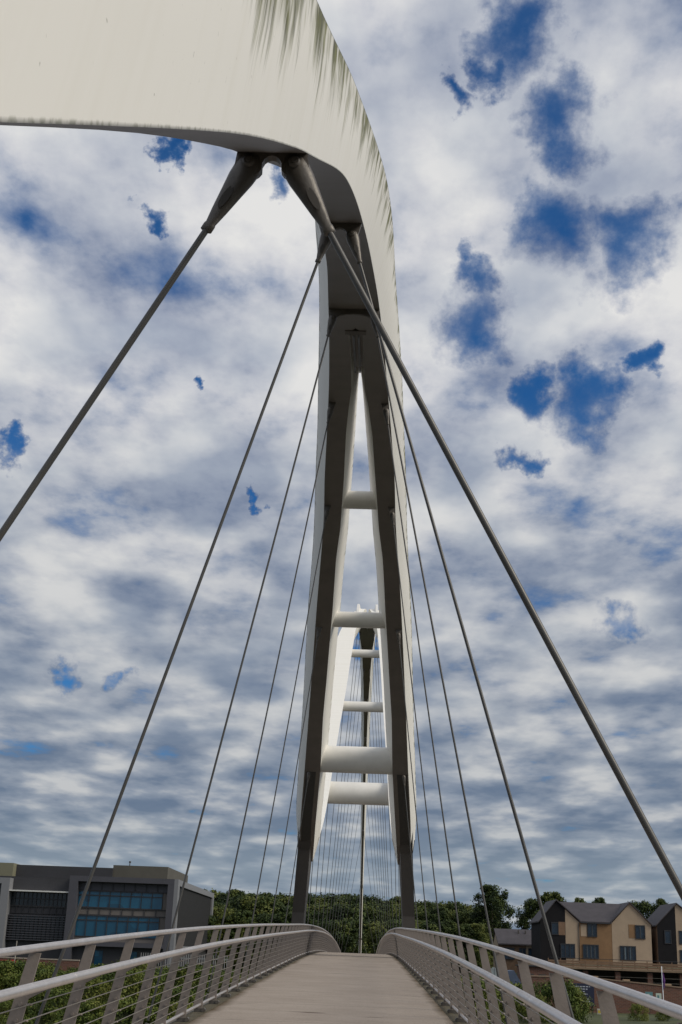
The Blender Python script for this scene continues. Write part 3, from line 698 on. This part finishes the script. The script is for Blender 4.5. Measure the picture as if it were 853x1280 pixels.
def houses():
    t = empty('house', (30.5, YH+5, -.2), 'twin gabled houses under one slate roof, black left gable, buff right gable', 'house', None)
    z0 = -.4; ze = 4.75; zr = 7.35; Yb = YH+9.5
    # side and back walls
    b = MB(); b.prism([(23.2,z0),(28.3,z0),(28.3,ze),(25.35,zr),(23.2,ze)], YH+.02, Yb); b.box(28.3, 32.6, YH+.06, Yb, z0, ze-.02); 
    b.build('wall', BLK, t)
    b = MB(); b.prism([(23.2,z0),(26.5,z0),(26.5,6.33),(25.35,zr),(23.2,ze)], YH-.02, YH+.019); b.build('gable_cladding', BLK, t)
    b = MB(); b.prism([(26.502,z0),(28.3,z0),(28.3,ze),(26.502,6.33)], YH-.025, YH+.018); b.build('gable_wall', BUFF, t)
    b = MB(); b.box(28.302, 32.598, YH, YH+.058, z0, ze-.02); b.build('middle_wall', ORB, t)
    b = MB(); b.prism([(32.6,z0),(37.75,z0),(37.75,ze),(35.05,zr),(32.6,ze)], YH-.02, Yb+.01); b.build('gable_wall', BUFF, t)
    # windows
    window(t, 24.7, 25.55, 3.1, 4.6, 1); b = MB(); b.box(25.6, 26.45, YH-.05, YH-.022, 3.05, 4.7); b.build('panel', WOOD, t)
    window(t, 25.85, 27.65, .25, 1.95, 3, y=YH-.02)
    window(t, 29.4, 30.6, 3.0, 4.65, 2, curtains=1); b = MB(); b.box(28.5, 29.3, YH-.03, YH-.002, 3.0, 4.5); b.build('panel', BUFF, t)
    window(t, 28.75, 30.75, .3, 1.95, 4, curtains=3)
    b = MB(); b.box(34.8, 35.65, YH-.05, YH-.022, 3.0, 4.7); b.build('panel', ORB, t)
    window(t, 35.7, 36.9, 2.95, 4.6, 2, y=YH-.02, curtains=1); window(t, 33.6, 35.6, .25, 1.95, 4, y=YH-.02, curtains=2)
    # roofs
    b = MB(); o = .22
    slope(b, (23.2-.25, YH-o, ze-.2), (25.35, YH-o, zr+.05), (25.35, Yb, zr+.05), (23.2-.25, Yb, ze-.2))
    slope(b, (25.35, YH-o, zr+.05), (28.45, YH-o, ze-.13+.2), (28.45, Yb, ze+.07), (25.35, Yb, zr+.05))
    slope(b, (32.45, YH-o, ze+.05), (35.05, YH-o, zr+.05), (35.05, Yb, zr+.05), (32.45, Yb, ze+.05))
    slope(b, (35.05, YH-o, zr+.05), (37.98, YH-o, ze-.2), (37.98, Yb, ze-.2), (35.05, Yb, zr+.05))
    slope(b, (28.3, YH-.15, ze-.03), (32.6, YH-.15, ze-.03), (34.9, YH+5, zr-.06), (25.5, YH+5, zr-.06))
    slope(b, (25.5, YH+5.01, zr-.07), (34.9, YH+5.01, zr-.07), (34.9, Yb, ze), (25.5, Yb, ze))
    b.build('roof', SLATE, t)
    b = MB(); b.box(28.5, 32.4, YH-.3, YH-.16, ze-.12, ze+.02); b.tube([(28.25, YH-.1, z0), (28.25, YH-.1, ze-.1)], .05, 8); b.build('gutter', FR, t)
    # second house at the edge
    t = empty('house', (43, YH+5, -.2), 'black clad gabled house cut off by the right edge of the picture', 'house')
    b = MB(); b.prism([(38.5,z0),(44.2,z0),(44.2,5.2),(41.2,zr+.1),(38.5,ze)], YH+.02, Yb); b.build('wall', WOOD, t)
    b = MB(); b.prism([(38.55,z0),(41.0,z0),(41.0,zr-.1),(38.55,ze)], YH-.02, YH+.018); b.build('gable_cladding', BLK, t)
    b = MB(); b.prism([(41.002,z0),(44.2,z0),(44.2,5.2),(41.2,zr+.1),(41.002,zr-.08)], YH-.025, YH+.017); b.build('gable_wall', BUFF, t)
    window(t, 39.5, 40.3, 2.5, 4.1, 1); window(t, 41.4, 43.3, 2.5, 4.1, 2); window(t, 41.4, 43.3, .2, 1.7, 3)
    b = MB(); slope(b, (38.3, YH-o, ze-.2), (41.2, YH-o, zr+.15), (41.2, Yb, zr+.15), (38.3, Yb, ze-.2)); slope(b, (41.2, YH-o, zr+.15), (44.5, YH-o, 5.1), (44.5, Yb, 5.1), (41.2, Yb, zr+.15)); b.build('roof', SLATE, t)
    # low house left of them
    t = empty('house', (21, YH+14, -.6), 'low house with long plain slate roof left of the black gable', 'house')
    yl = 188.0
    b = MB(); b.box(18.95, 27, yl, yl+7, -3, 1.95); b.build('wall', WOOD, t)
    b = MB(); b.box(22.9, 25, yl-.03, yl-.002, -1, 1.9); b.build('panel', BUFF, t)
    b = MB(); slope(b, (18.9, yl-.4, 1.7), (27.3, yl-.4, 1.7), (27.3, yl+3.5, 3.75), (18.7, yl+3.5, 3.75)); slope(b, (18.7, yl+3.51, 3.75), (27.3, yl+3.51, 3.75), (27.3, yl+7.4, 1.7), (18.9, yl+7.4, 1.7)); b.build('roof', SLATE, t)
    b = MB(); b.box(22.0, 22.18, yl+2.3, yl+2.5, 2.9, 3.75); b.box(23.0, 23.18, yl+2.3, yl+2.5, 2.9, 3.75); b.build('flue', DARK, t)
    for a, c_ in ((19.8, 21.2), (21.9, 22.8), (23.2, 24.4)): window(t, a, c_, -.2, 1.3, 2, y=yl-.04)
    b = MB(); b.poly([(18.94, yl-.01, -3), (18.94, yl-.01, 1.9), (18.94, yl+3.5, 3.8), (18.94, yl+7, 1.9), (18.94, yl+7, -3)][::-1]); b.build('gable_wall', BUFF, t)
houses()
def podium():
    t = empty('parking_podium', (33, 166, -6), 'raised deck with dark open undercroft beneath the gabled houses', 'podium')
    sl = mat('podium_edge', (.2, .145, .095), .85, vary=.25, vscale=1)
    b = MB(); b.box(22.5, 60, 163, 174.8, -1.02, -.78); b.build('slab', sl, t)
    b = MB(); b.box(22.5, 60, 172, 172.3, -6, -1.16); b.build('back_wall', DARK, t)
    for i in range(9):
        b = MB(); x = 23.2+i*3.9; b.box(x-.3, x+.3, 163.4, 164.0, -6, -1.16); b.build('pillar', brick, t)
    b = MB()
    for z in (-1.75, -2.3): b.tube([(22.5, 163.2, z), (60, 163.2, z)], .022, 6)
    b.build('guard_rail', WIRE, t)
    t = empty('terrace_fence', (33, 163.3, -.78), 'brown boarded terrace fence along the edge below the houses', 'fence')
    b = MB(); 
    for i in range(3): b.box(22.5, 60, 163.1, 163.14, -.74+i*.25, -.54+i*.25)
    b.build('boards', WOOD, t)
    b = MB()
    for i in range(25): b.box(22.5+i*1.5, 22.6+i*1.5, 163.15, 163.25, -.78, .15)
    b.build('posts', WOOD, t)
    b = MB(); b.tube([(22.5, 163.18, .22), (60, 163.18, .22)], .03, 6); b.build('rail', FR, t)
    rj = random.Random(3)
    for i in range(7):
        x = 36.6+i*.85+rj.uniform(-.15,.15); h = .35+rj.random()*.25; bb = MB()
        bb.box(x, x+.5, 162.5, 162.9, -1.2, -1.2+h); bb.box(x+.06, x+.44, 162.45, 162.95, -1.2+h+.002, -1.12+h)
    # brick retaining wall
    t = empty('retaining_wall', (30, 150, -8), 'long red brown brick retaining wall sloping down to the right below the houses', 'wall')
    b = MB(); b.prism([(18.5,-9),(55,-9),(55,-3.3),(36,-2.55),(25.5,-1.85),(18.5,-1.9)], 150, 150.5); b.build('wall', brick, t)
    b = MB(); P = [(18.4,-1.9),(25.5,-1.85),(36,-2.55),(55,-3.3)]
    for a, c_ in zip(P, P[1:]): b.prism([(a[0],a[1]+.002),(c_[0],c_[1]+.002),(c_[0],c_[1]+.12),(a[0],a[1]+.12)][::1], 149.93, 150.57)
    b.build('coping', mat('wall_coping', (.24,.17,.12), .8), t)
    b = MB()
    for x in (25.9, 29.4, 34.0): 
        z = -1.85-(x-25.5)*.0667+.12; b.box(x-.35, x+.35, 149.9, 150.6, z, z+.16)
    b.build('pier_cap', mat('cap_brick', (.36,.25,.16), .8), t)
    b = MB(); b.box(18.5, 55, 149.86, 149.99, -5.9, -5.7); b.build('string_course', mat('string_brick', (.28,.15,.11), .85), t)
    # lower brick pieces by the small house
    t = empty('brick_shed', (21.5, 158, -5), 'low red brick outbuilding with dark openings left of the undercroft', 'shed')
    b = MB(); b.box(18.6, 22.4, 158, 162, -6, -.9); b.build('wall', brick, t)
    for x in (19.3, 20.7): b2 = MB(); b2.box(x, x+.8, 157.95, 157.99, -3.3, -1.7); b2.build('door', DARK, t)
    b = MB(); b.box(18.4, 22.5, 157.7, 162.2, -.898, -.75); b.build('roof', FR, t)
    # slate blue tent and sheets
    t = empty('canvas_tent', (16, 140, -5), 'slate blue pitched tent sheet beside the white sheeting behind the right railing', 'tent')
    cv = mat('blue_canvas', (.06, .085, .14), .7, vary=.2, vscale=1)
    b = MB(); b.prism([(13.9,-6),(18.7,-6),(15.75,-1.25),(14.9,-1.35)], 140, 144); b.build('canvas', cv, t)
    t = empty('sheet_fence', (13.6, 139, -5), 'pale grey corrugated sheet fence left of the blue tent', 'fence')
    b = MB()
    for i in range(9): b.box(12.6+i*.26, 12.84+i*.26, 139+.04*(i % 2), 139.05+.04*(i % 2), -6, -1.0-.05*(i % 3))
    b.build('sheets', mat('grey_sheet', (.26,.30,.32), .5, vary=.3, vscale=2), t)
podium()
def signs():
    t = empty('notice_board', (23.2, 145, -6), 'large dark blue notice board with rows of white lettering by the brick wall', 'sign')
    navy = mat('navy_board', (.012, .016, .045), .5); wh = mat('white_lettering', (.42, .45, .52), .6)
    b = MB(); b.box(22.1, 24.9, 145, 145.1, -4.6, -2.35); b.build('board', navy, t)
    for x in (22.3, 24.7): b = MB(); b.box(x-.06, x+.06, 145.11, 145.23, -9, -2.4); b.build('post', DARK, t)
    rnd = random.Random(4); b = MB()
    for k in range(7):
        z = -2.7-k*.25; x = 22.3
        end = 24.6-rnd.random()*.9
        while x < end:
            w = .06+rnd.random()*.22; b.box(x, x+w, 144.985, 144.998, z, z+.09); x += w+.05+rnd.random()*.05
    b.build('lettering', wh, t)
    t = empty('small_sign', (25.3, 146, -6), 'small white and yellow panel sign below the brick wall', 'sign')
    b = MB(); b.box(25.35, 26.35, 146, 146.06, -5.45, -4.85); b.build('panel', mat('white_panel', (.45,.44,.4), .6), t)
    b = MB(); b.box(25.42, 25.7, 145.985, 145.998, -5.3, -5.0); b.build('marking', mat('yellow', (.5,.38,.05), .6), t)
    b = MB(); b.box(25.8, 25.9, 146.07, 146.15, -8, -4.9); b.build('post', DARK, t)
    teal = mat('teal_panel', (.10,.22,.24), .5); wt = mat('mint_panel', (.45,.52,.46), .5)
    t = empty('banner_sign', (31.2, 148, -5), 'grey teal upright banner left of the flagpole', 'sign')
    b = MB(); b.box(31.0, 31.8, 148, 148.06, -4.2, -3.0); b.build('panel', teal, t); b = MB(); b.box(31.2, 31.45, 147.985, 147.998, -3.7, -3.2); b.build('marking', wt, t); b = MB(); b.box(31.38,31.46,148.07,148.13,-9,-3.1); b.build('post', DARK, t)
    t = empty('banner_sign', (32.6, 148, -5), 'pale mint upright banner at the foot of the flagpole', 'sign')
    b = MB(); b.box(32.15, 32.75, 148, 148.06, -4.6, -3.1); b.build('panel', wt, t)
    b = MB(); b.box(32.3, 32.5, 147.985, 147.998, -3.6, -3.3); b.box(32.3, 32.5, 147.985, 147.998, -4.2, -3.9); b.build('marking', teal, t); b = MB(); b.box(32.4,32.48,148.07,148.13,-9,-3.2); b.build('post', DARK, t)
    t = empty('flagpole', (33.0, 148, -9), 'white flagpole with a furled purple flag in front of the brick wall', 'flagpole')
    b = MB(); b.tube([(33.0,148,-9),(32.9,148,-.3)], .05, 8); b.build('pole', mat('pole_white', (.6,.62,.66), .4), t)
    b = MB(); b.strip([[(32.96+.02*math.sin(k), 147.95, -.9-.2*k), (33.03+.16*math.sin(min(3.14,k*.35))+.03*math.sin(k*2), 147.9+.05*math.sin(k), -.95-.2*k)] for k in range(10)], smooth=True)
    o = b.build('flag', mat('purple_cloth', (.10,.03,.16), .8), t)
    md = o.modifiers.new('t', 'SOLIDIFY'); md.thickness = .02
    t = empty('lamp_post', (-38.6, 148, -6), 'slim pale lamp post with a yellow tag by the low brown wall', 'lamp post')
    b = MB(); b.tube([(-38.6,147,-6),(-38.6,147,-.2)], .05, 8); b.build('pole', WIRE, t); b = MB(); b.box(-38.75,-38.45,146.9,146.95,-1.6,-.9); b.build('tag', mat('yellow_tag',(.5,.45,.1),.6), t)
signs()

# ------------------------------------------------------------------ sky, sun, camera
SUN_EL, SUN_AZ = 38, 112        # azimuth clockwise from +Y
SKY_GAPS = [(7.2, 39.95, 1.65), (5.88, 39.21, 0.98), (9.46, 36.43, 1.62), (9.12, 32.08, 2.08), (12.5, 31.17, 1.8), (4.99, 29.8, 1.09), (4.26, 28.22, 1.85), (7.55, 24.95, 1.11), (10.44, 24.31, 1.57), (3.47, 38.47, 0.67), (-8.92, 24.13, 0.34), (-10.8, 34.84, 0.5), (-13.88, 11.72, 0.66), (-17.77, 21.2, 0.54), (-6.15, 19.61, 0.33), (-5.37, 33.42, 0.71), (-11.16, 11.32, 0.59), (11.16, 13.59, 0.92), (6.53, 21.55, 0.67), (-11.71, 31.84, 0.61), (12.81, 25.94, 0.76), (0.15, 13.51, 0.59)]
w = bpy.data.worlds.new('World'); scene.world = w; w.use_nodes = True; nt = w.node_tree
bg = nt.nodes['Background']
sky = N(nt, 'ShaderNodeTexSky'); sky.sky_type = 'NISHITA'; sky.sun_disc = False; sky.sun_elevation = R(SUN_EL); sky.sun_rotation = R(SUN_AZ); sky.air_density = 1.0; sky.dust_density = .3; sky.ozone_density = 2.5
tc = N(nt, 'ShaderNodeTexCoord'); sp = N(nt, 'ShaderNodeSeparateXYZ'); nt.links.new(tc.outputs['Generated'], sp.inputs[0])
zc_ = mth(nt, 'ADD', mth(nt, 'MAXIMUM', sp.outputs[2], 0.0), .13)
px = mth(nt, 'DIVIDE', sp.outputs[0], zc_); py = mth(nt, 'DIVIDE', sp.outputs[1], zc_)
cb = N(nt, 'ShaderNodeCombineXYZ'); nt.links.new(px, cb.inputs[0]); nt.links.new(py, cb.inputs[1])
def cn(scale, det, rough, off, dist=0.0, sx=1, sy=1):
    mp = N(nt, 'ShaderNodeMapping'); mp.inputs['Location'].default_value = off; mp.inputs['Scale'].default_value = (sx, sy, 1); nt.links.new(cb.outputs[0], mp.inputs[0])
    n = N(nt, 'ShaderNodeTexNoise'); n.inputs['Scale'].default_value = scale; n.inputs['Detail'].default_value = det; n.inputs['Roughness'].default_value = rough; n.inputs['Distortion'].default_value = dist
    nt.links.new(mp.outputs[0], n.inputs['Vector']); return n.outputs['Fac']
cells = cn(5.4, 7, .47, (3.3, 1.7, 0), .0, 1.0, .74)
large = cn(1.6, 3, .5, (7.1, 2.9, 0), 0, 1, .8)
lit = cn(4.4, 5, .46, (11.3, 4.4, 2), .0, 1, .72)
detail = cn(19, 6, .6, (1.3, 8.4, 5), .0, 1, .75)
# gaps of clear sky: (azimuth, elevation) directions and angular radius, ragged by the noises
holes = None
wn = N(nt, 'ShaderNodeTexNoise'); wn.inputs['Scale'].default_value = 18; wn.inputs['Detail'].default_value = 6; wn.inputs['Roughness'].default_value = .6; nt.links.new(tc.outputs['Generated'], wn.inputs['Vector'])
wv = N(nt, 'ShaderNodeVectorMath', operation='MULTIPLY_ADD'); nt.links.new(wn.outputs['Color'], wv.inputs[0]); wv.inputs[1].default_value = (.11, .11, .11); wv.inputs[2].default_value = (-.055, -.055, -.055)
wa = N(nt, 'ShaderNodeVectorMath', operation='ADD'); nt.links.new(wv.outputs[0], wa.inputs[0]); nt.links.new(tc.outputs['Generated'], wa.inputs[1])
wz = N(nt, 'ShaderNodeVectorMath', operation='NORMALIZE'); nt.links.new(wa.outputs[0], wz.inputs[0])
for hx, hy, hr in SKY_GAPS:
    dv = N(nt, 'ShaderNodeVectorMath', operation='DOT_PRODUCT'); nt.links.new(wz.outputs[0], dv.inputs[0]); dv.inputs[1].default_value = (math.sin(R(hx))*math.cos(R(hy)), math.cos(R(hx))*math.cos(R(hy)), math.sin(R(hy)))
    cr = math.cos(R(hr*1.27)); f_ = mth(nt, 'MULTIPLY', mth(nt, 'SUBTRACT', dv.outputs['Value'], cr), 1/(1-cr), clamp=True)
    holes = f_ if holes is None else mth(nt, 'MAXIMUM', holes, f_)
cov = mth(nt, 'ADD', mth(nt, 'ADD', mth(nt, 'MULTIPLY', cells, .66), mth(nt, 'MULTIPLY', large, .24)), mth(nt, 'ADD', mth(nt, 'MULTIPLY', detail, .20), .012))
cov = mth(nt, 'SUBTRACT', cov, mth(nt, 'MULTIPLY', holes, mth(nt, 'ADD', .135, mth(nt, 'MULTIPLY', mth(nt, 'SUBTRACT', cov, .46), .62))))
hz = mth(nt, 'SUBTRACT', 1.0, mth(nt, 'MULTIPLY', sp.outputs[2], 2.3), clamp=True)
T = mth(nt, 'ADD', cov, mth(nt, 'MULTIPLY', hz, .05))
def ramp(stops, fac, interp='EASE'):
    r = N(nt, 'ShaderNodeValToRGB'); r.color_ramp.interpolation = interp; el = r.color_ramp.elements
    el[0].position, el[1].position = stops[0][0], stops[-1][0]; el[0].color = (*stops[0][1], 1); el[1].color = (*stops[-1][1], 1)
    for p_, c_ in stops[1:-1]: q_ = el.new(p_); q_.color = (*c_, 1)
    nt.links.new(fac, r.inputs['Fac']); return r.outputs['Color']
# thickness of the layer: clear, thin blue grey veil, white body
dens = ramp([(.335, (0, 0, 0)), (.38, (.22, .22, .22)), (.43, (.68, .68, .68)), (.49, (1, 1, 1))], T, 'LINEAR')
body = ramp([(.37, (1.1, 2.3, 4.2)), (.42, (2.5, 3.3, 4.9)), (.48, (4.2, 4.7, 5.8)), (.55, (7.0, 7.1, 7.5)), (.63, (8.7, 8.65, 8.55))], T, 'LINEAR')
shad = ramp([(.36, (.50, .56, .68)), (.47, (.80, .83, .88)), (.56, (1.0, 1.0, 1.0))], lit, 'LINEAR')
bm = N(nt, 'ShaderNodeMix'); bm.data_type = 'RGBA'; bm.blend_type = 'MULTIPLY'; bm.inputs['Factor'].default_value = 1; nt.links.new(body, bm.inputs['A']); nt.links.new(shad, bm.inputs['B'])
# towards the horizon the layer is seen edge-on: slate undersides with pale bars
low = ramp([(.42, (1.3, 1.9, 2.85)), (.52, (2.6, 3.15, 4.0)), (.62, (5.6, 5.8, 6.0))], mth(nt, 'ADD', mth(nt, 'MULTIPLY', lit, .5), mth(nt, 'MULTIPLY', cells, .5)), 'LINEAR')
cl = mixc(nt, mth(nt, 'MULTIPLY', hz, 1.15, clamp=True), bm.outputs['Result'], low)
band = mth(nt, 'SUBTRACT', 1.0, mth(nt, 'MULTIPLY', mth(nt, 'ABSOLUTE', mth(nt, 'SUBTRACT', sp.outputs[2], .055)), 22), clamp=True)
cl = mixc(nt, mth(nt, 'MULTIPLY', band, .45), cl, (4.0, 4.7, 5.2))
skyc = N(nt, 'ShaderNodeMix'); skyc.data_type = 'RGBA'; skyc.blend_type = 'MULTIPLY'; skyc.inputs['Factor'].default_value = 1
nt.links.new(sky.outputs[0], skyc.inputs['A']); skyc.inputs['B'].default_value = (.16, .55, .95, 1)
nt.links.new(mixc(nt, dens, skyc.outputs['Result'], cl), bg.inputs['Color']); bg.inputs['Strength'].default_value = .088
sl = bpy.data.lights.new('sun', 'SUN'); sl.energy = 2.5; sl.angle = R(28); sl.color = (1, .92, .78)
so = bpy.data.objects.new('sun', sl); col.objects.link(so)
d = Vector((math.sin(R(SUN_AZ))*math.cos(R(SUN_EL)), math.cos(R(SUN_AZ))*math.cos(R(SUN_EL)), math.sin(R(SUN_EL))))
so.rotation_euler = (-d).to_track_quat('-Z', 'Y').to_euler()

cam = bpy.data.cameras.new('camera'); co = bpy.data.objects.new('camera', cam); col.objects.link(co); scene.camera = co
p, yaw, roll = 0.336360780, -0.0296630187, 0.0380055514
f = Vector((math.sin(yaw)*math.cos(p), math.cos(yaw)*math.cos(p), math.sin(p)))
r0 = Vector((math.cos(yaw), -math.sin(yaw), 0)); u0 = r0.cross(f)
r_ = r0*math.cos(roll)+u0*math.sin(roll); u_ = u0*math.cos(roll)-r0*math.sin(roll)
co.matrix_world = Matrix(((r_.x, u_.x, -f.x, 0), (r_.y, u_.y, -f.y, 0), (r_.z, u_.z, -f.z, 0), (0, 0, 0, 1)))
cam.sensor_fit = 'VERTICAL'; cam.sensor_height = 24; cam.lens = 24*1569.115/1280
cam.clip_start = .05; cam.clip_end = 5000
vs = scene.view_settings; vs.view_transform = 'Standard'; vs.look = 'None'; vs.exposure = 0; vs.gamma = 1; vs.use_curve_mapping = False
